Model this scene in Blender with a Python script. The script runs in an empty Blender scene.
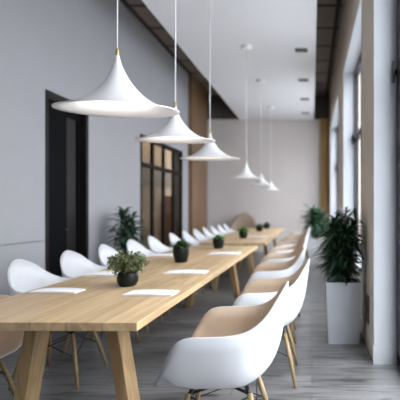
import bpy, math, random
from mathutils import Vector, Matrix
random.seed(7)
S = bpy.context.scene
COL = S.collection
R = math.radians
PI = math.pi

# ------------------------------------------------------------------ materials
def new_mat(name):
    m = bpy.data.materials.new(name); m.use_nodes = True
    nt = m.node_tree
    return m, nt, nt.nodes['Principled BSDF']

def plain(name, col, rough=.5, metal=0., spec=.5, var=.0, scale=8., bump=0.):
    m, nt, b = new_mat(name)
    b.inputs['Base Color'].default_value = (*col, 1)
    b.inputs['Roughness'].default_value = rough
    b.inputs['Metallic'].default_value = metal
    b.inputs['Specular IOR Level'].default_value = spec
    if var or bump:
        tc = nt.nodes.new('ShaderNodeTexCoord')
        n = nt.nodes.new('ShaderNodeTexNoise'); n.inputs['Scale'].default_value = scale; n.inputs['Detail'].default_value = 4
        nt.links.new(tc.outputs['Object'], n.inputs['Vector'])
        if var:
            r = nt.nodes.new('ShaderNodeValToRGB')
            r.color_ramp.elements[0].position = .3; r.color_ramp.elements[1].position = .7
            r.color_ramp.elements[0].color = (*[c * (1 - var) for c in col], 1)
            r.color_ramp.elements[1].color = (*[min(1, c * (1 + var)) for c in col], 1)
            nt.links.new(n.outputs['Fac'], r.inputs['Fac']); nt.links.new(r.outputs['Color'], b.inputs['Base Color'])
        if bump:
            bp = nt.nodes.new('ShaderNodeBump'); bp.inputs['Strength'].default_value = bump; bp.inputs['Distance'].default_value = .01
            nt.links.new(n.outputs['Fac'], bp.inputs['Height']); nt.links.new(bp.outputs['Normal'], b.inputs['Normal'])
    return m

def wood(name, dark, light, stretch=(14, 1.2, 14), rough=.45, plank=None):
    """grain runs along the axis with the smallest stretch"""
    m, nt, b = new_mat(name)
    tc = nt.nodes.new('ShaderNodeTexCoord')
    mp = nt.nodes.new('ShaderNodeMapping'); mp.inputs['Scale'].default_value = stretch
    nt.links.new(tc.outputs['Object'], mp.inputs['Vector'])
    n = nt.nodes.new('ShaderNodeTexNoise'); n.inputs['Scale'].default_value = 1.6; n.inputs['Detail'].default_value = 7; n.inputs['Distortion'].default_value = 1.2
    nt.links.new(mp.outputs['Vector'], n.inputs['Vector'])
    r = nt.nodes.new('ShaderNodeValToRGB')
    r.color_ramp.elements[0].position = .32; r.color_ramp.elements[0].color = (*dark, 1)
    r.color_ramp.elements[1].position = .68; r.color_ramp.elements[1].color = (*light, 1)
    nt.links.new(n.outputs['Fac'], r.inputs['Fac'])
    out = r.outputs['Color']
    if plank:
        ax, wd = plank
        sp = nt.nodes.new('ShaderNodeSeparateXYZ'); nt.links.new(tc.outputs['Object'], sp.inputs['Vector'])
        d = nt.nodes.new('ShaderNodeMath'); d.operation = 'DIVIDE'; d.inputs[1].default_value = wd
        nt.links.new(sp.outputs[ax], d.inputs[0])
        f = nt.nodes.new('ShaderNodeMath'); f.operation = 'FLOOR'; nt.links.new(d.outputs[0], f.inputs[0])
        wn = nt.nodes.new('ShaderNodeTexWhiteNoise'); wn.noise_dimensions = '1D'; nt.links.new(f.outputs[0], wn.inputs['W'])
        mr = nt.nodes.new('ShaderNodeMapRange'); mr.inputs['To Min'].default_value = .86; mr.inputs['To Max'].default_value = 1.08
        nt.links.new(wn.outputs['Value'], mr.inputs['Value'])
        fr = nt.nodes.new('ShaderNodeMath'); fr.operation = 'FRACT'; nt.links.new(d.outputs[0], fr.inputs[0])
        gt = nt.nodes.new('ShaderNodeMath'); gt.operation = 'GREATER_THAN'; gt.inputs[1].default_value = .03
        nt.links.new(fr.outputs[0], gt.inputs[0])
        mr2 = nt.nodes.new('ShaderNodeMapRange'); mr2.inputs['To Min'].default_value = .6; nt.links.new(gt.outputs[0], mr2.inputs['Value'])
        mu = nt.nodes.new('ShaderNodeMath'); mu.operation = 'MULTIPLY'
        nt.links.new(mr.outputs[0], mu.inputs[0]); nt.links.new(mr2.outputs[0], mu.inputs[1])
        vm = nt.nodes.new('ShaderNodeVectorMath'); vm.operation = 'SCALE'
        nt.links.new(out, vm.inputs[0]); nt.links.new(mu.outputs[0], vm.inputs['Scale'])
        out = vm.outputs[0]
    nt.links.new(out, b.inputs['Base Color'])
    b.inputs['Roughness'].default_value = rough
    return m

def floor_mat():
    m, nt, b = new_mat('grey_plank_floor')
    tc = nt.nodes.new('ShaderNodeTexCoord')
    br = nt.nodes.new('ShaderNodeTexBrick')
    br.inputs['Scale'].default_value = 1; br.inputs['Brick Width'].default_value = 1.5; br.inputs['Row Height'].default_value = .17
    br.inputs['Mortar Size'].default_value = .004; br.offset = .37
    br.inputs['Color1'].default_value = (.135, .132, .13, 1); br.inputs['Color2'].default_value = (.225, .22, .217, 1)
    br.inputs['Mortar'].default_value = (.10, .10, .10, 1)
    nt.links.new(tc.outputs['Object'], br.inputs['Vector'])
    mp = nt.nodes.new('ShaderNodeMapping'); mp.inputs['Scale'].default_value = (1.6, 16, 1)
    nt.links.new(tc.outputs['Object'], mp.inputs['Vector'])
    n = nt.nodes.new('ShaderNodeTexNoise'); n.inputs['Scale'].default_value = 1.7; n.inputs['Detail'].default_value = 8; n.inputs['Distortion'].default_value = .8
    nt.links.new(mp.outputs['Vector'], n.inputs['Vector'])
    r = nt.nodes.new('ShaderNodeValToRGB')
    r.color_ramp.elements[0].position = .34; r.color_ramp.elements[0].color = (.16, .16, .17, 1)
    r.color_ramp.elements[1].position = .50; r.color_ramp.elements[1].color = (1, 1, 1, 1)
    nt.links.new(n.outputs['Fac'], r.inputs['Fac'])
    mx = nt.nodes.new('ShaderNodeMix'); mx.data_type = 'RGBA'; mx.blend_type = 'MULTIPLY'; mx.inputs['Factor'].default_value = .85
    nt.links.new(br.outputs['Color'], mx.inputs[6]); nt.links.new(r.outputs['Color'], mx.inputs[7])
    nt.links.new(mx.outputs[2], b.inputs['Base Color'])
    b.inputs['Roughness'].default_value = .30
    return m

def ceiling_mat():
    m, nt, b = new_mat('dark_tile_ceiling')
    tc = nt.nodes.new('ShaderNodeTexCoord')
    br = nt.nodes.new('ShaderNodeTexBrick')
    br.inputs['Scale'].default_value = 1; br.inputs['Brick Width'].default_value = .42; br.inputs['Row Height'].default_value = .9
    br.inputs['Mortar Size'].default_value = .04; br.offset = 0
    br.inputs['Color1'].default_value = (.23, .19, .16, 1); br.inputs['Color2'].default_value = (.20, .165, .14, 1)
    br.inputs['Mortar'].default_value = (.012, .012, .014, 1)
    nt.links.new(tc.outputs['Object'], br.inputs['Vector'])
    nt.links.new(br.outputs['Color'], b.inputs['Base Color'])
    b.inputs['Roughness'].default_value = .8
    return m

def glass_mat(name, tint=(1, 1, 1), refl=.06):
    m = bpy.data.materials.new(name); m.use_nodes = True
    nt = m.node_tree; nt.nodes.clear()
    o = nt.nodes.new('ShaderNodeOutputMaterial')
    t = nt.nodes.new('ShaderNodeBsdfTransparent'); t.inputs['Color'].default_value = (*tint, 1)
    g = nt.nodes.new('ShaderNodeBsdfGlossy'); g.inputs['Roughness'].default_value = .04
    mx = nt.nodes.new('ShaderNodeMixShader'); mx.inputs[0].default_value = refl
    nt.links.new(t.outputs[0], mx.inputs[1]); nt.links.new(g.outputs[0], mx.inputs[2]); nt.links.new(mx.outputs[0], o.inputs['Surface'])
    return m

def emit(name, col, st):
    m, nt, b = new_mat(name)
    b.inputs['Base Color'].default_value = (*col, 1); b.inputs['Emission Color'].default_value = (*col, 1); b.inputs['Emission Strength'].default_value = st
    return m

M = dict(
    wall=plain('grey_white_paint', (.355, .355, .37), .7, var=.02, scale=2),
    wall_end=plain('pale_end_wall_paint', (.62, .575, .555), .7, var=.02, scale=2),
    wall_tan=plain('beige_wall_paint', (.62, .535, .445), .75, var=.03, scale=3),
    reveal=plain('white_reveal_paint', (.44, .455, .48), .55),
    front=plain('dark_rear_wall_paint', (.10, .095, .09), .8),  # unseen wall, kept dark to cut the light from behind the camera
    white=plain('white_paint', (.80, .81, .83), .5),
    ceil_white=plain('white_ceiling_paint', (.74, .74, .755), .7),
    dark_ceil=ceiling_mat(),
    bulk=plain('dark_brown_bulkhead', (.060, .048, .042), .7, var=.1),
    floor=floor_mat(),
    oak=wood('oak_tabletop', (.43, .29, .15), (.62, .45, .26), (10, .9, 10), .42, plank=('X', .168)),
    oak_leg=wood('oak_legs', (.25, .155, .07), (.40, .275, .135), (12, 12, 1.2), .5),
    clad=wood('brown_wood_cladding', (.13, .072, .035), (.26, .155, .08), (14, 14, .8), .5),
    clad_y=wood('honey_wood_cladding', (.26, .155, .05), (.40, .25, .09), (14, 14, .8), .5),
    lining_white=plain('white_seat_lining', (.58, .59, .61), .45),
    shell=plain('white_moulded_plastic', (.67, .68, .70), .38),
    liner=plain('tan_seat_lining', (.56, .425, .305), .55, var=.04, scale=30, bump=.03),
    dowel=wood('beech_dowel', (.22, .15, .07), (.36, .26, .13), (40, 40, 3), .45),
    black=plain('black_metal', (.012, .012, .013), .4, .3),
    frame=plain('charcoal_window_frame', (.012, .014, .019), .5),
    bronze=plain('dark_bronze_frame', (.014, .011, .010), .6, spec=.15),
    door_black=plain('black_door_leaf', (.004, .004, .005), .7, spec=.05),
    door_glass=plain('smoked_door_glass', (.014, .012, .011), .5, spec=.15),
    lamp=plain('white_enamel', (.86, .855, .85), .28),
    bulb=emit('lit_bulb', (1, .95, .88), 2),
    brass=plain('brass', (.55, .40, .16), .35, 1),
    cord=plain('white_cord', (.80, .80, .80), .5),
    paper=plain('white_paper', (.88, .88, .89), .5),
    pot=plain('dark_glazed_pot', (.008, .010, .008), .4, spec=.2, var=.2, scale=20),
    planter_white=plain('white_planter', (.82, .83, .85), .45, var=.03),
    planter=plain('pale_grey_planter', (.42, .435, .47), .45, var=.03),
    soil=plain('dark_soil', (.02, .014, .01), .9, var=.4, scale=60),
    leaf_dark=plain('dark_palm_leaf', (.018, .055, .024), .45, var=.5, scale=9),
    leaf_palm=plain('deep_green_palm_leaf', (.035, .10, .05), .45, var=.5, scale=9),
    leaf_mid=plain('mid_green_leaf', (.045, .12, .035), .5, var=.4, scale=30),
    leaf_sage=plain('sage_green_leaf', (.135, .175, .07), .55, var=.45, scale=40),
    leaf_bright=plain('bright_green_leaf', (.11, .30, .055), .45, var=.35, scale=40),
    stem=plain('brown_stem', (.10, .065, .035), .7, var=.3, scale=30),
    glass=glass_mat('clear_window_glass', (.97, .98, 1), .05),
    tint=glass_mat('smoked_partition_glass', (.62, .58, .54), .07),
    lens=plain('black_downlight', (.015, .015, .017), .4),
    vent=plain('dark_grey_vent', (.05, .048, .05), .5),
    tan_uph=plain('tan_upholstery', (.36, .275, .21), .8, var=.05, scale=40),
    room_tan=plain('warm_tan_wall', (.46, .40, .32), .7, var=.06, scale=1.5),
    cupboard=wood('reddish_cupboard_wood', (.20, .10, .045), (.33, .17, .075), (12, 12, 1), .5),
    grey_board=plain('grey_board', (.20, .195, .19), .6),
    pave=plain('pale_paving', (.40, .41, .42), .8, var=.1, scale=.6),
)

# ------------------------------------------------------------------ mesh helpers
class MB:
    def __init__(self): self.v = []; self.f = []; self.sm = []
    def add(self, vs, fs, smooth=False):
        o = len(self.v); self.v += [tuple(p) for p in vs]
        self.f += [tuple(i + o for i in f) for f in fs]; self.sm += [smooth] * len(fs)
        return self
    def box(self, x0, x1, y0, y1, z0, z1):
        return self.add([(x0, y0, z0), (x1, y0, z0), (x1, y1, z0), (x0, y1, z0), (x0, y0, z1), (x1, y0, z1), (x1, y1, z1), (x0, y1, z1)],
                        [(0, 3, 2, 1), (4, 5, 6, 7), (0, 1, 5, 4), (1, 2, 6, 5), (2, 3, 7, 6), (3, 0, 4, 7)])
    def hexa(self, b, t):
        return self.add(list(b) + list(t), [(0, 3, 2, 1), (4, 5, 6, 7), (0, 1, 5, 4), (1, 2, 6, 5), (2, 3, 7, 6), (3, 0, 4, 7)])
    def tube(self, pts, r, n=10):
        pts = [Vector(p) for p in pts]
        rs = r if isinstance(r, (list, tuple)) else [r] * len(pts)
        vs = []; fs = []
        for i, p in enumerate(pts):
            d = (pts[min(i + 1, len(pts) - 1)] - pts[max(i - 1, 0)]).normalized()
            a = Vector((0, 0, 1)) if abs(d.z) < .9 else Vector((1, 0, 0))
            u = d.cross(a).normalized(); w = d.cross(u).normalized()
            for k in range(n):
                t = 2 * PI * k / n
                vs.append(p + (u * math.cos(t) + w * math.sin(t)) * rs[i])
        for i in range(len(pts) - 1):
            for k in range(n):
                fs.append((i * n + k, i * n + (k + 1) % n, (i + 1) * n + (k + 1) % n, (i + 1) * n + k))
        fs.append(tuple(range(n))[::-1]); fs.append(tuple((len(pts) - 1) * n + k for k in range(n)))
        return self.add(vs, fs, True)
    def lathe(self, prof, n=40, c=(0, 0, 0), caps=True):
        vs = []; fs = []
        for r, z in prof:
            for k in range(n):
                t = 2 * PI * k / n
                vs.append((c[0] + r * math.cos(t), c[1] + r * math.sin(t), c[2] + z))
        for i in range(len(prof) - 1):
            for k in range(n):
                fs.append((i * n + k, i * n + (k + 1) % n, (i + 1) * n + (k + 1) % n, (i + 1) * n + k))
        if caps:
            fs.append(tuple(range(n))[::-1]); fs.append(tuple((len(prof) - 1) * n + k for k in range(n)))
        return self.add(vs, fs, True)
    def leaf(self, p, d, up, length, width, droop=.3, seg=5, fold=.25):
        """a pointed arching blade from p along d"""
        d = Vector(d).normalized(); up = Vector(up)
        side = d.cross(up)
        if side.length < 1e-4: side = d.cross(Vector((1, .3, 0)))
        side.normalize(); nrm = side.cross(d).normalized()
        p = Vector(p); vs = []; fs = []
        for i in range(seg + 1):
            t = i / seg
            w = width * .5 * (math.sin(PI * min(1, t * .86 + .12)) ** .8) if t < 1 else .0008
            c = p + d * (length * t) + Vector((0, 0, -1)) * (droop * length * t * t)
            vs += [c - side * w + nrm * w * fold, c, c + side * w + nrm * w * fold]
        for i in range(seg):
            a = i * 3
            fs += [(a, a + 1, a + 4, a + 3), (a + 1, a + 2, a + 5, a + 4)]
        return self.add(vs, fs, True)
    def build(self, name, mat, parent=None, bevel=0.):
        me = bpy.data.meshes.new(name); me.from_pydata([tuple(v) for v in self.v], [], self.f); me.update()
        for i, p in enumerate(me.polygons): p.use_smooth = self.sm[i]
        me.materials.append(mat)
        o = bpy.data.objects.new(name, me); COL.objects.link(o)
        if parent: o.parent = parent
        if bevel:
            b = o.modifiers.new('bevel', 'BEVEL'); b.width = bevel; b.segments = 2; b.limit_method = 'ANGLE'; b.angle_limit = R(40)
        return o

def tag(o, label, cat, group=None, kind=None):
    o['label'] = label; o['category'] = cat
    if group: o['group'] = group
    if kind: o['kind'] = kind
    return o

def thing(name, label, cat, loc=(0, 0, 0), rz=0., group=None):
    o = bpy.data.objects.new(name, None); COL.objects.link(o); o.empty_display_size = .1
    o.location = loc; o.rotation_euler = (0, 0, rz)
    return tag(o, label, cat, group)

def copy_thing(src, loc, rz, label):
    r = src.copy(); COL.objects.link(r); r.location = loc; r.rotation_euler = (0, 0, rz); r['label'] = label
    for ch in list(src.children):
        c = ch.copy(); COL.objects.link(c); c.parent = r
        for g in list(ch.children):
            d = g.copy(); COL.objects.link(d); d.parent = c
    return r

def struct(name, mb, mat, label, cat, bevel=0.):
    o = mb.build(name, mat, None, bevel)
    return tag(o, label, cat, kind='structure')

def struct_root(name, label, cat, loc):
    o = thing(name, label, cat, loc); o['kind'] = 'structure'
    return o

# ------------------------------------------------------------------ room shell (metres; camera stands at x=0, y=0)
XL, XR, YF, YE, ZC, ZP = -3.0, .506, -3.5, 13.0, 4.5, 3.8
struct('floor', MB().box(XL - .3, XR + .3, YF - .2, YE + .2, -.1, 0), M['floor'], 'grey weathered wood plank floor', 'floor')
struct('ceiling', MB().box(XL - .3, XR + .3, YF - .2, YE + .2, ZC, ZC + .1), M['dark_ceil'], 'dark brown tiled upper ceiling seen in the gaps beside the white panel', 'ceiling')
struct('ceiling_panel', MB().box(-2.08, .06, YF, YE - .02, ZP, ZP + .14), M['ceil_white'], 'white dropped ceiling panel above the tables', 'ceiling')

# left wall with a door opening and a wide partition window opening
D0, D1, DZ = 5.06, 6.02, 2.6
W0, W1, WZ0, WZ1 = 7.86, 10.4, .08, 2.56
w = MB()
for a, b, z0, z1 in ((YF, D0, 0, ZC), (D0, D1, DZ, ZC), (D1, W0, 0, ZC), (W0, W1, WZ1, ZC), (W0, W1, 0, WZ0), (W1, YE, 0, ZC)):
    w.box(XL - .2, XL, a, b, z0, z1)
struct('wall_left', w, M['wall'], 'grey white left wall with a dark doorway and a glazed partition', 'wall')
struct('wall_back', MB().box(XL - .2, XR + .3, YE, YE + .2, 0, ZC), M['wall_end'], 'pale plain wall at the far end of the room', 'wall')
struct('wall_front', MB().box(XL - .2, XR + .3, YF - .2, YF, 0, ZC), M['front'], 'plain wall behind the viewer', 'wall')
struct('trim_1', MB().box(XL, XL + .03, -1.5, 4.98, .91, 4.2), M['wall'], 'large flush grey wall panel left of the dark doorway', 'wall panel', .003)
struct('trim_2', MB().box(XL, XL + .09, 10.92, 12.5, 0, ZC), M['clad'], 'brown wood clad pilaster on the left wall', 'pilaster')
struct('trim_3', MB().box(.235, XR, YE - .12, YE, 0, ZP + .02), M['clad_y'], 'honey wood clad strip in the far right corner', 'pilaster')
struct('trim_4', MB().box(XL, XR, YE - .10, YE - .0, ZP + .02, ZC), M['bulk'], 'dark bulkhead along the top of the end wall', 'bulkhead')
bb = MB()
for a, b in ((YF, D0), (D1, W0), (W1, 10.92)): bb.box(XL, XL + .014, a, b, 0, .12)
struct('baseboard_left', bb, M['white'], 'white baseboard along the left wall', 'baseboard')

# right wall: piers between three tall recessed windows
WT = .30                                  # wall thickness
wins = [(.5, 3.67), (4.55, 7.23), (8.6, 12.3)]
HZ = 3.45
w = MB(); prev = YF
for a, b in wins:
    w.box(XR, XR + WT, prev, a, 0, ZC); w.box(XR, XR + WT, a, b, HZ, ZC); prev = b
    if a > 4: w.box(XR, XR + WT, a, b, 0, .62)  # hidden parapet added to keep low window light from under the tables
w.box(XR, XR + WT, prev, YE, 0, ZC)
struct('wall_right', w, M['wall_tan'], 'beige right wall of tall piers between the windows', 'wall')
pl = MB(); 
for a, b in ((4.56, YE - .12),): pl.box(XR - .012, XR, a, b, 0, .15)
struct('baseboard_right', pl, M['white'], 'white baseboard along the right wall piers', 'baseboard')

def side_window(n, y0, y1, mull, label, zs=0.):
    root = struct_root('window_%d' % n, label, 'window', (XR, y0, 0))
    L = y1 - y0; t = .02
    rv = MB()                              # painted reveal lining: jambs, head and the low sill
    rv.box(-.004, .20, 0, t, zs, HZ); rv.box(-.004, .20, L - t, L, zs, HZ); rv.box(-.004, .20, t, L - t, HZ - t, HZ)
    if zs: rv.box(-.03, .20, t, L - t, zs, zs + .03)
    else: rv.box(-.012, .185, L - t - .012, L - t, 0, .15)
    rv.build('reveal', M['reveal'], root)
    f = MB(); fx0, fx1 = .178, .238
    f.box(fx0, fx1, t, t + .06, zs + .03, HZ - t); f.box(fx0, fx1, L - t - (.06 if zs else .15), L - t, zs + .03, HZ - t)
    f.box(fx0, fx1, t, L - t, zs + (.03 if zs else 0), zs + .10); f.box(fx0, fx1, t, L - t, HZ - t - .07, HZ - t)
    ys = [t + .06] + [L * (k + 1) / (mull + 1) for k in range(mull)] + [L - t - (.06 if zs else .15)]
    for y in ys[1:-1]: f.box(fx0, fx1, y - .03, y + .03, zs + .10, HZ - t - .07)
    f.box(fx0 - .004, fx1, t, L - t, 2.33, 2.40)
    f.build('frame', M['frame'], root)
    for i in range(len(ys) - 1):
        MB().box(.203, .211, ys[i] + (.03 if i else 0), ys[i + 1] - (.03 if i < len(ys) - 2 else 0), zs + .10, HZ - t - .07).build('pane', M['glass'], root)
    h = MB().box(fx0 - .04, fx0 - .022, L - t - .06, L - t - .03, 2.27, 2.44).box(fx0 - .024, fx0, L - t - .055, L - t - .035, 2.34, 2.37)
    h.build('latch', M['black'], root)
    return root
side_window(1, *wins[0], 2, 'nearest tall dark framed window at the right edge of the picture')
side_window(2, *wins[1], 2, 'tall dark framed window just past the near pier and behind the palm', .62)
side_window(3, *wins[2], 2, 'farthest tall dark framed window beside the honey wood corner strip', .62)

# dark double door in the left wall
door = struct_root('door_1', 'black double door with one smoked glass leaf in the left wall', 'door', (XL, D0, 0))
L = D1 - D0
f = MB().box(-.15, .012, 0, .05, 0, DZ).box(-.15, .012, L - .07, L, 0, DZ).box(-.15, .012, .05, L - .07, DZ - .09, DZ)
f.build('frame', M['bronze'], door)
MB().box(-.10, -.05, .05, .50, 0, DZ - .09).build('leaf', M['door_black'], door)
lf = MB().box(-.10, -.05, .505, .535, 0, DZ - .09).box(-.10, -.05, .80, L - .07, 0, DZ - .09).box(-.10, -.05, .535, .80, 0, .12).box(-.10, -.05, .535, .80, DZ - .2, DZ - .09)
lf2 = lf.build('leaf', M['door_black'], door)
MB().box(-.082, -.07, .535, .80, .12, DZ - .2).build('pane', M['door_glass'], lf2)
MB().tube([(-.05, .455, 1.0), (.0, .455, 1.0), (.0, .38, 1.0)], .009).build('handle', M['black'], door)

# glazed partition (four bays) and the small room beyond it
gp = struct_root('window_4', 'dark bronze glazed partition of four bays in the left wall', 'window', (XL, W0, 0))
L = W1 - W0
f = MB(); a0, a1 = -.045, .008
edges = [k * L / 4 for k in range(5)]
for k, y in enumerate(edges):
    y = min(max(y, .035), L - .035)
    f.box(a0, a1, y - .035, y + .035, WZ0, WZ1)
f.box(a0, a1, 0, L, WZ1 - .08, WZ1); f.box(a0, a1, 0, L, WZ0, WZ0 + .1); f.box(a0, a1, 0, L, 2.0, 2.07)
f.build('frame', M['bronze'], gp)
for k in range(4):
    ya = edges[k] + (.07 if k == 0 else .035); yb = edges[k + 1] - (.07 if k == 3 else .035)
    MB().box(-.024, -.016, ya, yb, WZ0 + .1, 2.0).build('pane', M['tint'], gp)
    MB().box(-.024, -.016, ya, yb, 2.07, WZ1 - .08).build('pane', M['tint'], gp)
rb = MB()
rb.box(-4.3, -4.2, 6.5, 15.5, 0, 3.4).box(-4.2, XL - .2, 6.4, 6.5, 0, 3.4).box(-4.2, XL - .2, 15.5, 15.6, 0, 3.4)
struct('wall_side', rb, M['room_tan'], 'warm tan walls of the small room behind the glazed partition', 'wall')
struct('floor_side', MB().box(-4.3, XL - .3, 6.4, 15.6, -.1, 0), M['floor'], 'floor of the room behind the glazed partition', 'floor')
struct('ceiling_side', MB().box(-4.3, XL - .2, 6.4, 15.6, 3.4, 3.5), M['room_tan'], 'ceiling of the room behind the glazed partition', 'ceiling')
cp = thing('cupboard', 'reddish wooden cupboard inside the room behind the glazed partition', 'cupboard', (-4.03, 13.0, 0), 0)
MB().box(-.15, .15, -.32, .32, 0, 1.6).build('body', M['cupboard'], cp)
for s in (-1, 1):
    d_ = MB().box(.15, .17, .01 if s > 0 else -.31, .31 if s > 0 else -.01, .06, 1.56).build('door', M['cupboard'], cp, .004)
    MB().box(.17, .195, s * .06 - .008, s * .06 + .008, .9, 1.05).build('handle', M['black'], d_)
gb = tag(MB().box(-4.195, -4.16, 10.6, 14.6, 1.85, 2.33).build('wall_board', M['grey_board'], None, .004), 'long grey board on the wall behind the glazed partition', 'board')

# vent on the near pier
v = thing('wall_vent', 'small dark grey vent low on the beige pier beside the planter', 'vent', (XR, 4.02, .24))
MB().box(-.012, 0, -.06, .06, 0, .25).build('cover', M['vent'], v, .003)
sl = MB()
for k in range(7): sl.box(-.017, -.011, -.048, .048, .025 + k * .03, .040 + k * .03)
sl.build('slat', M['black'], v)

# outside ground
struct('ground', MB().box(XR + .32, 40, -30, 45, -.3, -.12), M['pave'], 'pale paving outside the windows', 'ground')

# ------------------------------------------------------------------ tables
def long_table(loc, W, L, trestles, label, rz=0.):
    t = thing('long_table', label, 'table', loc, rz, 'long oak tables end to end')
    MB().box(-W / 2, W / 2, 0, L, .70, .74).build('tabletop', M['oak'], t, .003)
    for y in trestles:
        for s in (-1, 1):
            h = .032; dp = .07
            xt, xb = s * .212, s * .318
            MB().hexa([(xb - h, y - dp, 0), (xb + h, y - dp, 0), (xb + h, y + dp, 0), (xb - h, y + dp, 0)],
                      [(xt - h, y - dp, .66), (xt + h, y - dp, .66), (xt + h, y + dp, .66), (xt - h, y + dp, .66)]).build('leg', M['oak_leg'], t, .003)
        MB().box(-.33, .33, y - .06, y + .06, .66, .70).build('crossbar', M['oak_leg'], t, .003)
    return t
T1 = (-1.305, 2.076); T2 = (-1.20, 6.78)
long_table((T1[0], T1[1], 0), 1.0, 4.18, (.42, 3.715), 'long pale oak trestle table nearest the viewer', -.012)
long_table((T2[0], T2[1], 0), 1.0, 4.9, (.22, 2.45, 4.6), 'long pale oak trestle table farther down the room')

# ------------------------------------------------------------------ shell armchairs
KEYS = [(.325, 0, .418), (.322, .10, .420), (.300, .185, .438), (.255, .245, .495), (.208, .283, .578), (.165, .302, .648), (.11, .309, .680), (.02, .312, .685),
        (-.07, .308, .689), (-.155, .287, .704), (-.226, .235, .752), (-.285, .145, .835), (-.318, 0, .884)]
def rim_curve(per=5):
    n = len(KEYS)
    half = []
    K = [Vector(k) for k in KEYS]
    ext = [Vector((K[1].x, -K[1].y, K[1].z))] + K + [Vector((K[-2].x, -K[-2].y, K[-2].z))]
    for i in range(1, n):
        p0, p1, p2, p3 = ext[i - 1], ext[i], ext[i + 1], ext[i + 2]
        for k in range(per):
            t = k / per
            half.append(.5 * ((2 * p1) + (p2 - p0) * t + (2 * p0 - 5 * p1 + 4 * p2 - p3) * t * t + (3 * p1 - p0 - 3 * p2 + p3) * t ** 3))
    half.append(K[-1])
    return half + [Vector((p.x, -p.y, p.z)) for p in half[-2:0:-1]]
RIM = rim_curve()
C0 = Vector((.0, 0, .388))
def shell_rows(T=13, tmax=1.0):
    rows = []
    for j in range(1, T + 1):
        t = j / T * tmax; a = t * PI / 2
        row = []
        for p in RIM:
            hi = min(1, max(0, (p.z - .44) / .2))              # 0 at the front lip, 1 on arms and back
            e = .52 * hi + 1.0 * (1 - hi)
            g = 1 - math.cos(a) ** .66
            s = .92 * math.sin(a) ** e + .08 * g
            if hi < .5: s = s * hi * 2 + t * (1 - hi * 2)
            q = Vector((C0.x + (p.x - C0.x) * s, p.y * s, C0.z + (p.z - C0.z) * g))
            if t > .9:
                fl = .008 * hi * (t - .9) / .1                # arms roll outwards at the rim
                d = Vector((p.x - C0.x, p.y, 0)).normalized(); q += d * fl
            row.append(q)
        rows.append(row)
    # front lip turns down
    for j, row in enumerate(rows):
        t = (j + 1) / T
        if t > .8:
            for i, p in enumerate(RIM):
                lo = max(0, 1 - (p.z - .425) / .04)
                row[i].z -= .022 * lo * ((t - .8) / .2) ** 2
    return rows
def shell_mesh(off_in, off_out, tmax=1.0):
    rows = shell_rows(13, tmax); n = len(RIM); T = len(rows)
    def nrm(j, i):
        a = rows[min(j + 1, T - 1)][i] - (rows[j - 1][i] if j > 0 else C0)
        b = rows[j][(i + 1) % n] - rows[j][i - 1]
        v = a.cross(b)
        if v.length < 1e-9: return Vector((0, 0, 1))
        return v.normalized()
    # inner normal points up at the seat
    sgn = 1 if nrm(2, 0).z > 0 else -1
    mb = MB(); vs = []; fs = []
    for off in (off_in, off_out):
        vs.append(C0 + Vector((0, 0, off)))
        for j in range(T):
            for i in range(n): vs.append(rows[j][i] + nrm(j, i) * (sgn * off))
    base = 1 + T * n
    def idx(l, j, i): return l * base + 1 + j * n + (i % n)
    for l in (0, 1):
        for i in range(n):
            f = (l * base, idx(l, 0, i), idx(l, 0, i + 1)); fs.append(f if l == 0 else f[::-1])
            for j in range(T - 1):
                f = (idx(l, j, i), idx(l, j + 1, i), idx(l, j + 1, i + 1), idx(l, j, i + 1)); fs.append(f if l == 0 else f[::-1])
    for i in range(n): fs.append((idx(0, T - 1, i), idx(1, T - 1, i), idx(1, T - 1, i + 1), idx(0, T - 1, i + 1)))
    return mb.add(vs, fs, True)

def make_chair(label):
    c = thing('shell_armchair', label, 'chair')
    shell_mesh(0, -.008).build('shell', M['shell'], c)
    ln = shell_mesh(.005, .0008, .9994).build('seat_lining', M['liner'], c); ln['label'] = 'tan lining inside the white shell'
    for sx in (-1, 1):
        for sy in (-1, 1):
            MB().tube([(sx * .150, sy * .140, .360), (sx * .19, sy * .19, .2), (sx * .232, sy * .242, 0)], [.014, .0155, .011], 12).build('leg', M['dowel'], c)
    b = MB()
    for s in (-1, 1):
        b.tube([(s * .155, -.145, .356), (-s * .155, .145, .356)], .007, 8)
    for sx in (-1, 1):
        for sy in (-1, 1):
            b.tube([(sx * .13, sy * .12, .388), (sx * .155, sy * .145, .33)], .011, 8)
    b.build('seat_mount', M['black'], c)
    wr = MB(); lo = .20
    for sx in (-1, 1): wr.tube([(sx * .19, -.19, lo), (sx * .15, .14, .345)], .0032, 6).tube([(sx * .19, .19, lo), (sx * .15, -.14, .345)], .0032, 6)
    for sy in (-1, 1): wr.tube([(-.19, sy * .19, lo), (.15, sy * .14, .345)], .0032, 6).tube([(.19, sy * .19, lo), (-.15, sy * .14, .345)], .0032, 6)
    wr.build('wire_brace', M['black'], c)
    return c

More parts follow.
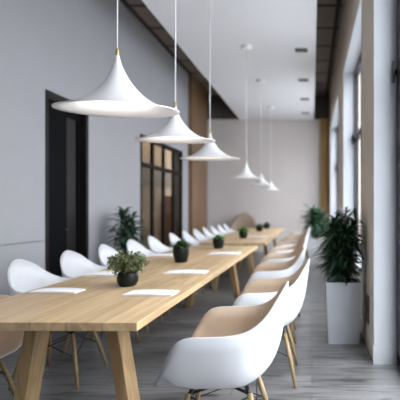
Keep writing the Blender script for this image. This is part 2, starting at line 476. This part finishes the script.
right_spots = [
    (-.455, 2.345, 'white shell armchair in the right foreground, its tan inside and whole near arm in view'),
    (-.350, 3.40, 'second white shell armchair on the window side, directly behind the foreground one'),
    (-.40, 4.45, 'third white shell armchair from the viewer on the window side, level with the grey planter'),
    (-.40, 5.45, 'fourth white shell armchair from the viewer on the window side, by the near table end'),
    (-.40, 6.45, 'fifth white shell armchair on the window side, by the gap between the two tables'),
    (-.39, 7.4, 'sixth white shell armchair on the window side, at the start of the farther table'),
    (-.38, 8.35, 'seventh white shell armchair on the window side, blurred beside the farther table'),
    (-.37, 9.2, 'eighth white shell armchair on the window side, second last of that row'),
    (-.32, 10.8, 'last white shell armchair on the window side, at the far end of the farther table')]
left_spots = [
    (-2.15, 2.70, 'white shell armchair cut by the left picture edge, seat under the near table corner'),
    (-1.88, 3.38, 'white shell armchair by the wall, its back fully in view nearest the left picture edge'),
    (-1.88, 4.05, 'white shell armchair by the wall, standing in front of the black double door'),
    (-1.88, 4.74, 'white shell armchair by the wall, just left of the bushy potted plant'),
    (-1.88, 5.45, 'white shell armchair by the wall, above the bushy potted plant and before the left palm'),
    (-1.88, 6.13, 'white shell armchair by the wall, last one along the near oak table'),
    (-1.83, 6.86, 'white shell armchair by the wall, first one along the farther table'),
    (-1.83, 7.55, 'white shell armchair by the wall, second one along the farther table'),
    (-1.83, 8.24, 'white shell armchair by the wall, third one along the farther table'),
    (-1.83, 8.93, 'white shell armchair by the wall, fourth one along the farther table'),
    (-1.83, 9.62, 'white shell armchair by the wall, fifth one along the farther table'),
    (-1.83, 10.31, 'white shell armchair by the wall, second last along the farther table'),
    (-1.83, 11.0, 'white shell armchair by the wall, last and smallest of the row')]
chair0 = make_chair(right_spots[0][2]); chair0['group'] = 'shell armchairs on the window side'
chair0.location = (right_spots[0][0], right_spots[0][1], 0); chair0.rotation_euler = (0, 0, PI)
for i, (x, y, lb) in enumerate(right_spots[1:]):
    copy_thing(chair0, (x, y, 0), PI + R((1, 3, 6, 7, 8, 8, 6, 6)[i]), lb)
white_lining = None
for i, (x, y, lb) in enumerate(left_spots):
    c = copy_thing(chair0, (x, y, 0), R((0, 2, -1, 1, -2, 1, 0, 1, -1, 1, 0, -1, 0)[i]), lb)
    c['group'] = 'shell armchairs along the left wall'
    if i:                                          # these are white inside too
        for ch in c.children:
            if ch.name.startswith('seat_lining'):
                if white_lining is None:
                    white_lining = ch.data.copy(); white_lining.materials[0] = M['lining_white']
                ch.data = white_lining; ch['label'] = 'white lining'

# ------------------------------------------------------------------ pendant lamps
LAMP_W = 3.2
def pendant(x, y, zr, h, rad, tilt, roll, label):
    p = thing('pendant_lamp', label, 'lamp', (x, y, zr), 0, 'white trumpet pendants in a row')
    prof = [(.03, 1), (.045, .92), (.08, .79), (.125, .68), (.18, .57), (.25, .455), (.34, .34), (.45, .23), (.56, .15), (.68, .085), (.80, .045), (.91, .018), (1.0, .0)]
    outer = [(r * rad, z * h) for r, z in prof]
    inner = [(max(.004, r * rad - .004), z * h - .005) for r, z in prof]
    inner[-1] = (rad - .0005, -.005)
    sh = MB().lathe(outer + inner[::-1], 72, (0, 0, 0), False)
    apex = Vector((0, 0, h))
    mt = Matrix.Translation(apex) @ Matrix.Rotation(R(tilt), 4, 'X') @ Matrix.Rotation(R(roll), 4, 'Y') @ Matrix.Translation(-apex)
    sh.v = [tuple(mt @ Vector(v)) for v in sh.v]
    sh.build('shade', M['lamp'], p)
    k = rad / .325
    MB().lathe([(.004, -.03), (.016, -.026), (.024, -.015), (.027, 0), (.022, .016), (.012, .03), (.011, .06)], 20, (0, 0, .075)).build('bulb', M['bulb'], p)
    ld = bpy.data.lights.new('bulb_light', 'POINT'); ld.energy = LAMP_W; ld.color = (1, .95, .88); ld.shadow_soft_size = .03
    lo_ = bpy.data.objects.new('bulb_light', ld); COL.objects.link(lo_); lo_.parent = p; lo_.location = (0, 0, .035)
    MB().lathe([(.008 * k, 0), (.0095 * k, .008), (.0095 * k, .042), (.005, .047)], 16, (0, 0, h - .012)).build('cap', M['brass'], p)
    MB().tube([(0, 0, h + .04), (0, 0, ZP - zr - .04)], .0035 if y < 3 else .0055, 8).build('cord', M['cord'], p)
    MB().lathe([(.06, 0), (.08, .008), (.08, .0445)][::1], 24, (0, 0, ZP - zr - .0445)).build('canopy', M['lamp'], p)
    return p
PX = -1.03
pendant(PX + .012, 2.353, 1.785, .28, .308, 4.0, .0, 'largest white trumpet pendant lamp, nearest the viewer')
pendant(PX + .01, 3.36, 1.775, .245, .288, 3.2, -.3, 'white trumpet pendant lamp second from the viewer')
pendant(PX, 4.54, 1.765, .255, .295, 2.2, -.3, 'white trumpet pendant lamp third from the viewer, in front of the wood pilaster')
pendant(PX, 7.05, 1.735, .245, .235, 1.2, .8, 'small white trumpet pendant lamp, first of the distant three')
pendant(PX + .02, 8.93, 1.72, .245, .235, 1.2, .8, 'small white trumpet pendant lamp, middle of the distant three')
pendant(PX, 11.3, 1.715, .245, .235, 1.2, .8, 'smallest white trumpet pendant lamp, farthest from the viewer')

# ceiling downlights
for i, y in enumerate((7.23, 8.93, 10.5, 12.05)):
    d = thing('downlight', 'rectangular black downlight in the white ceiling panel, ' + ('nearest of the four', 'second of the four from the viewer', 'third of the four from the viewer', 'farthest of the four')[i],
              'downlight', (-.172, y, ZP - .008), 0, 'downlights in the ceiling panel')
    MB().box(-.10, .10, -.085, -.075, 0, .008).box(-.10, .10, .075, .085, 0, .008).box(-.10, -.09, -.075, .075, 0, .008).box(.09, .10, -.075, .075, 0, .008).build('frame', M['lens'], d)
    MB().box(-.09, .09, -.075, .075, .004, .008).build('lens', M['lens'], d)

# ------------------------------------------------------------------ papers on the tables
def booklet(x, y, rz, label, grp, w=.33, d=.2):
    t = thing('booklet', label, 'booklet', (x, y, .74), rz, grp)
    MB().box(-w / 2, w / 2, -d / 2, d / 2, 0, .007).build('pages', M['paper'], t, .002)
    n = 8; vs = []; fs = []
    for k in range(n + 1):                 # the cover bows up slightly
        u = k / n; z = .0075 + .007 * math.sin(PI * u) ** .7
        vs += [(-w / 2 + w * u, -d / 2 - .002, z), (-w / 2 + w * u, d / 2 + .002, z)]
    vs2 = [(a, b, .007) for a, b, c in vs]
    m = 2 * (n + 1)
    for k in range(n): fs += [(2 * k, 2 * k + 2, 2 * k + 3, 2 * k + 1), (m + 2 * k + 1, m + 2 * k + 3, m + 2 * k + 2, m + 2 * k), (2 * k, m + 2 * k, m + 2 * k + 2, 2 * k + 2), (2 * k + 1, 2 * k + 3, m + 2 * k + 3, m + 2 * k + 1)]
    MB().add(vs + vs2, fs, True).build('cover', M['paper'], t)
gA, gB = 'white booklets on the window side of the tables', 'white booklets on the wall side of the tables'
booklet(-.985, 2.76, R(-1), 'white booklet on the window side of the near table, closest to the viewer', gA, .30, .15)
booklet(-1.02, 3.66, R(-1), 'white booklet on the near table in front of the second potted plant', gA, .33, .16)
booklet(-1.0, 5.15, R(-1), 'white booklet on the far right corner of the near table', gA, .34, .2)
booklet(-1.60, 2.83, R(-1), 'white booklet in front of the nearest wall side armchair', gB, .29, .13)
booklet(-1.61, 3.56, R(0), 'white booklet partly hidden behind the bushy potted plant', gB)
booklet(-1.63, 4.95, R(0), 'white booklet on the wall side left of the second potted plant', gB)
booklet(-.98, 8.1, R(0), 'blurred white booklet on the window side of the farther table', gA)

# ------------------------------------------------------------------ table plants
def bush(loc, label):
    p = thing('potted_plant', label, 'plant', loc, 0, 'potted plants on the tables')
    MB().lathe([(.042, 0), (.056, .008), (.068, .035), (.070, .06), (.063, .088), (.056, .098), (.050, .098), (.048, .085)], 32).build('pot', M['pot'], p)
    MB().lathe([(.002, 0), (.050, .0)], 20, (0, 0, .088)).build('soil', M['soil'], p)
    st = MB(); lf = MB()
    for k in range(170):
        a = random.uniform(0, 2 * PI); el = math.asin(random.uniform(-.9, 1)); rad = random.uniform(.75, 1.05)
        end = Vector((.132 * rad * math.cos(a) * math.cos(el), .132 * rad * math.sin(a) * math.cos(el), .150 + .098 * rad * math.sin(el)))
        pts = []
        for j in range(6):
            t = j / 5
            q = Vector((.028 * math.cos(a), .028 * math.sin(a), .095)).lerp(end, t); q.z += .05 * math.sin(PI * t) * (1 if el < .4 else .2)
            pts.append(q)
        st.tube(pts, .0012, 4)
        for j in range(14):
            t = random.uniform(.35, 1.0); i0 = min(4, int(t * 5)); q = pts[i0].lerp(pts[i0 + 1], t * 5 - i0)
            dv = Vector((random.gauss(0, 1), random.gauss(0, 1), random.gauss(.0, .8)))
            lf.leaf(q, dv, (random.gauss(0, .5), random.gauss(0, .5), 1), random.uniform(.014, .024), random.uniform(.008, .012), .2, 3)
    st.build('stem', M['stem'], p); lf.build('foliage', M['leaf_sage'], p)
bush((-1.245, 3.04, .74), 'bushy sage green plant in a round dark pot on the near table')

def tuft(loc, pr, ph, fh, mat, n, label):
    p = thing('potted_plant', label, 'plant', loc, 0, 'potted plants on the tables')
    MB().lathe([(pr * .70, 0), (pr * .8, .006), (pr * 1.03, ph * .5), (pr * 1.04, ph * .75), (pr * .93, ph), (pr * .85, ph), (pr * .83, ph * .9)], 28).build('pot', M['pot'], p)
    MB().lathe([(.002, 0), (pr * .84, 0)], 18, (0, 0, ph * .92)).build('soil', M['soil'], p)
    lf = MB()
    for k in range(n):
        a = k * 2.39996; u = (k / n)
        el = R(85 - 75 * u) 
        d = Vector((math.cos(a) * math.cos(el), math.sin(a) * math.cos(el), math.sin(el)))
        q = Vector((math.cos(a) * pr * .6 * u, math.sin(a) * pr * .6 * u, ph * .92))
        lf.leaf(q, d, (0, 0, 1), fh * random.uniform(.75, 1.1), fh * .42, .35, 4)
    lf.build('foliage', mat, p)
tuft((-1.272, 4.37, .74), .074, .165, .10, M['leaf_mid'], 46, 'dark pot with a low green plant, second pot along the near table')
tuft((-1.21, 5.82, .74), .072, .14, .085, M['leaf_bright'], 40, 'dark round pot with a green plant at the far end of the near table')
tuft((-1.185, 7.75, .74), .070, .13, .125, M['leaf_bright'], 46, 'dark pot with the brightest green plant at the start of the farther table')
tuft((-1.165, 10.0, .74), .075, .13, .085, M['leaf_mid'], 40, 'dark potted plant in the middle of the three on the farther table')
tuft((-1.14, 11.3, .74), .085, .11, .10, M['leaf_dark'], 40, 'dark potted plant farthest down the tables')

# ------------------------------------------------------------------ floor palms in planters
def palm(loc, w0, w1, ph, ztop, spread, n_stem, n_leaf, label, seed, llen, lw, mat, pm='planter'):
    random.seed(seed)
    p = thing('potted_palm', label, 'plant', loc, 0, 'palms in floor planters')
    a, b, t = w0 / 2, w1 / 2, .018
    m = MB()
    sq = lambda r, z: [(-r, -r, z), (r, -r, z), (r, r, z), (-r, r, z)]
    vs = sq(a, 0) + sq(b, ph) + sq(b - t, ph) + sq(b - t, ph - .06)
    fs = [(3, 2, 1, 0)]
    for L_ in range(3):
        for k in range(4): fs.append((L_ * 4 + k, L_ * 4 + (k + 1) % 4, L_ * 4 + 4 + (k + 1) % 4, L_ * 4 + 4 + k))
    fs.append((12, 13, 14, 15))
    m.add(vs, fs).build('planter', M[pm], p, .004)
    sb = b - t - .002
    MB().box(-sb, sb, -sb, sb, ph - .058, ph - .035).build('soil', M['soil'], p)
    st = MB(); lf = MB()
    for s in range(n_stem):
        ang = 2 * PI * s / n_stem + .4; r0 = b * .35 if s else 0
        h = (ztop - ph) * random.uniform(.62, .92)
        lean = random.uniform(.02, .09) * (1 if s else 0)
        base = Vector((r0 * math.cos(ang), r0 * math.sin(ang), ph - .04))
        tip = base + Vector((lean * math.cos(ang), lean * math.sin(ang), h))
        st.tube([base, (base + tip) / 2, tip], [.011, .009, .005], 8)
        for k in range(n_leaf):
            u = (k + .5) / n_leaf
            q = base.lerp(tip, .10 + .90 * u)
            a2 = k * 2.39996 + s
            el = R(random.uniform(8, 42) + 35 * max(0, u - .75) * 4 * random.random())
            d = Vector((math.cos(a2) * math.cos(el), math.sin(a2) * math.cos(el), math.sin(el)))
            L2 = llen * random.uniform(.75, 1.1) * (1 - .25 * u) * (.5 + .5 * min(1, u * 2.2))
            q2 = q + d * L2
            # keep the foliage clear of the wall beside it
            lim = XR - .02 - loc[0] if loc[0] > -1 else 9
            if q2.x > lim: L2 *= max(.15, (lim - q.x) / max(.01, q2.x - q.x))
            liml = XL + .03 - loc[0]
            if q2.x < liml: L2 *= max(.15, (liml - q.x) / min(-.01, q2.x - q.x))
            lf.leaf(q, d, (0, 0, 1), L2, lw, random.uniform(.25, .6), 6)
    st.build('stem', M['stem'], p); lf.build('foliage', mat, p)
palm((.295, 4.32, 0), .29, .335, .575, 1.36, .25, 9, 120, 'dense dark green palm in a tall pale grey planter by the near pier', 3, .315, .030, M['leaf_dark'])
palm((.10, 9.95, 0), .30, .40, .60, 1.38, .3, 8, 50, 'blurred dark green palm in a white planter behind the near palm', 5, .44, .06, M['leaf_palm'], 'planter_white')
palm((-2.66, 6.5, 0), .28, .33, .40, 1.37, .3, 6, 50, 'dark green palm against the left wall between the door and the glazed partition', 11, .34, .06, M['leaf_palm'])

# ------------------------------------------------------------------ tan tub armchair at the far end
ac = thing('tub_armchair', 'tan rounded tub armchair against the far end wall', 'armchair', (-1.9, 12.45, 0), 0)
def tub():
    m = MB(); n = 28; vs = []; fs = []
    for i in range(n + 1):
        a = PI * i / n                       # from right arm round the back to left arm
        x, y = math.cos(a), math.sin(a)
        zt = .66 + .46 * math.sin(a) ** 1.3
        for (r, z) in ((.30, .16), (.30, zt - .03), (.33, zt), (.37, zt), (.40, zt - .03), (.40, .16)):
            vs.append((x * r * 1.08, y * r * .95, z))
    for i in range(n):
        for k in range(6):
            fs.append((i * 6 + k, i * 6 + (k + 1) % 6, (i + 1) * 6 + (k + 1) % 6, (i + 1) * 6 + k))
    fs.append(tuple(range(6))[::-1]); fs.append(tuple(n * 6 + k for k in range(6)))
    return m.add(vs, fs, True)
tub().build('backrest', M['tan_uph'], ac)
MB().box(-.30, .30, -.32, .2, .18, .34).build('base', M['tan_uph'], ac, .02)
MB().box(-.29, .29, -.34, .2, .34, .46).build('seat_cushion', M['tan_uph'], ac, .03)
for sx in (-1, 1):
    for sy in (-1, 1):
        MB().tube([(sx * .26, -.06 + sy * .2, .18), (sx * .27, -.06 + sy * .22, 0)], [.018, .012], 10).build('leg', M['dowel'], ac)

# ------------------------------------------------------------------ light
SKY = 12.5
wd = bpy.data.worlds.new('overcast_sky'); S.world = wd; wd.use_nodes = True
bg = wd.node_tree.nodes['Background']
# overcast sky: the zenith is three times as bright as the horizon
nt = wd.node_tree
tc = nt.nodes.new('ShaderNodeTexCoord'); sp = nt.nodes.new('ShaderNodeSeparateXYZ'); nt.links.new(tc.outputs['Generated'], sp.inputs[0])
mr = nt.nodes.new('ShaderNodeMapRange'); mr.inputs['From Min'].default_value = 0; mr.inputs['From Max'].default_value = 1
mr.inputs['To Min'].default_value = SKY / 3; mr.inputs['To Max'].default_value = SKY
nt.links.new(sp.outputs['Z'], mr.inputs['Value']); nt.links.new(mr.outputs[0], bg.inputs['Strength'])
bg.inputs['Color'].default_value = (.93, .965, 1.0, 1)
def portal(name, x, y0, y1, z0, z1):
    l = bpy.data.lights.new(name, 'AREA'); l.shape = 'RECTANGLE'; l.size = y1 - y0; l.size_y = z1 - z0
    l.cycles.is_portal = True
    o = bpy.data.objects.new(name, l); COL.objects.link(o)
    o.location = (x, (y0 + y1) / 2, (z0 + z1) / 2)
    o.rotation_euler = Matrix(((0, 0, 1), (1, 0, 0), (0, 1, 0))).transposed().to_euler() if False else Vector((-1, 0, 0)).to_track_quat('-Z', 'Y').to_euler()
    return o
for i, (a, b) in enumerate(wins): portal('window_portal', XR + WT + .01, a, b, 0, HZ)
# warm ceiling lamp in the room behind the partition
l = bpy.data.lights.new('side_room_lamp', 'AREA'); l.energy = 62; l.color = (1, .92, .78); l.shape = 'RECTANGLE'; l.size = .5; l.size_y = 5.0
o = bpy.data.objects.new('side_room_lamp', l); COL.objects.link(o); o.location = (-3.7, 12.0, 3.38)

# ------------------------------------------------------------------ camera
cd = bpy.data.cameras.new('camera'); cam = bpy.data.objects.new('camera', cd); COL.objects.link(cam)
cam.location = (0, 0, 1.27); cam.rotation_euler = (PI / 2, 0, 0)
cd.sensor_width = 36; cd.lens = 40.5; cd.shift_x = -.28; cd.shift_y = .01875; cd.clip_start = .05
cd.dof.use_dof = True; cd.dof.focus_distance = 2.6; cd.dof.aperture_fstop = 1.6
S.camera = cam
S.view_settings.view_transform = 'Standard'; S.view_settings.look = 'None'
S.view_settings.gamma = 1; S.view_settings.exposure = .22; S.view_settings.use_curve_mapping = False
S.cycles.use_denoising = True
S.cycles.max_bounces = 10; S.cycles.diffuse_bounces = 6; S.cycles.transparent_max_bounces = 12
S.cycles.sample_clamp_indirect = 6
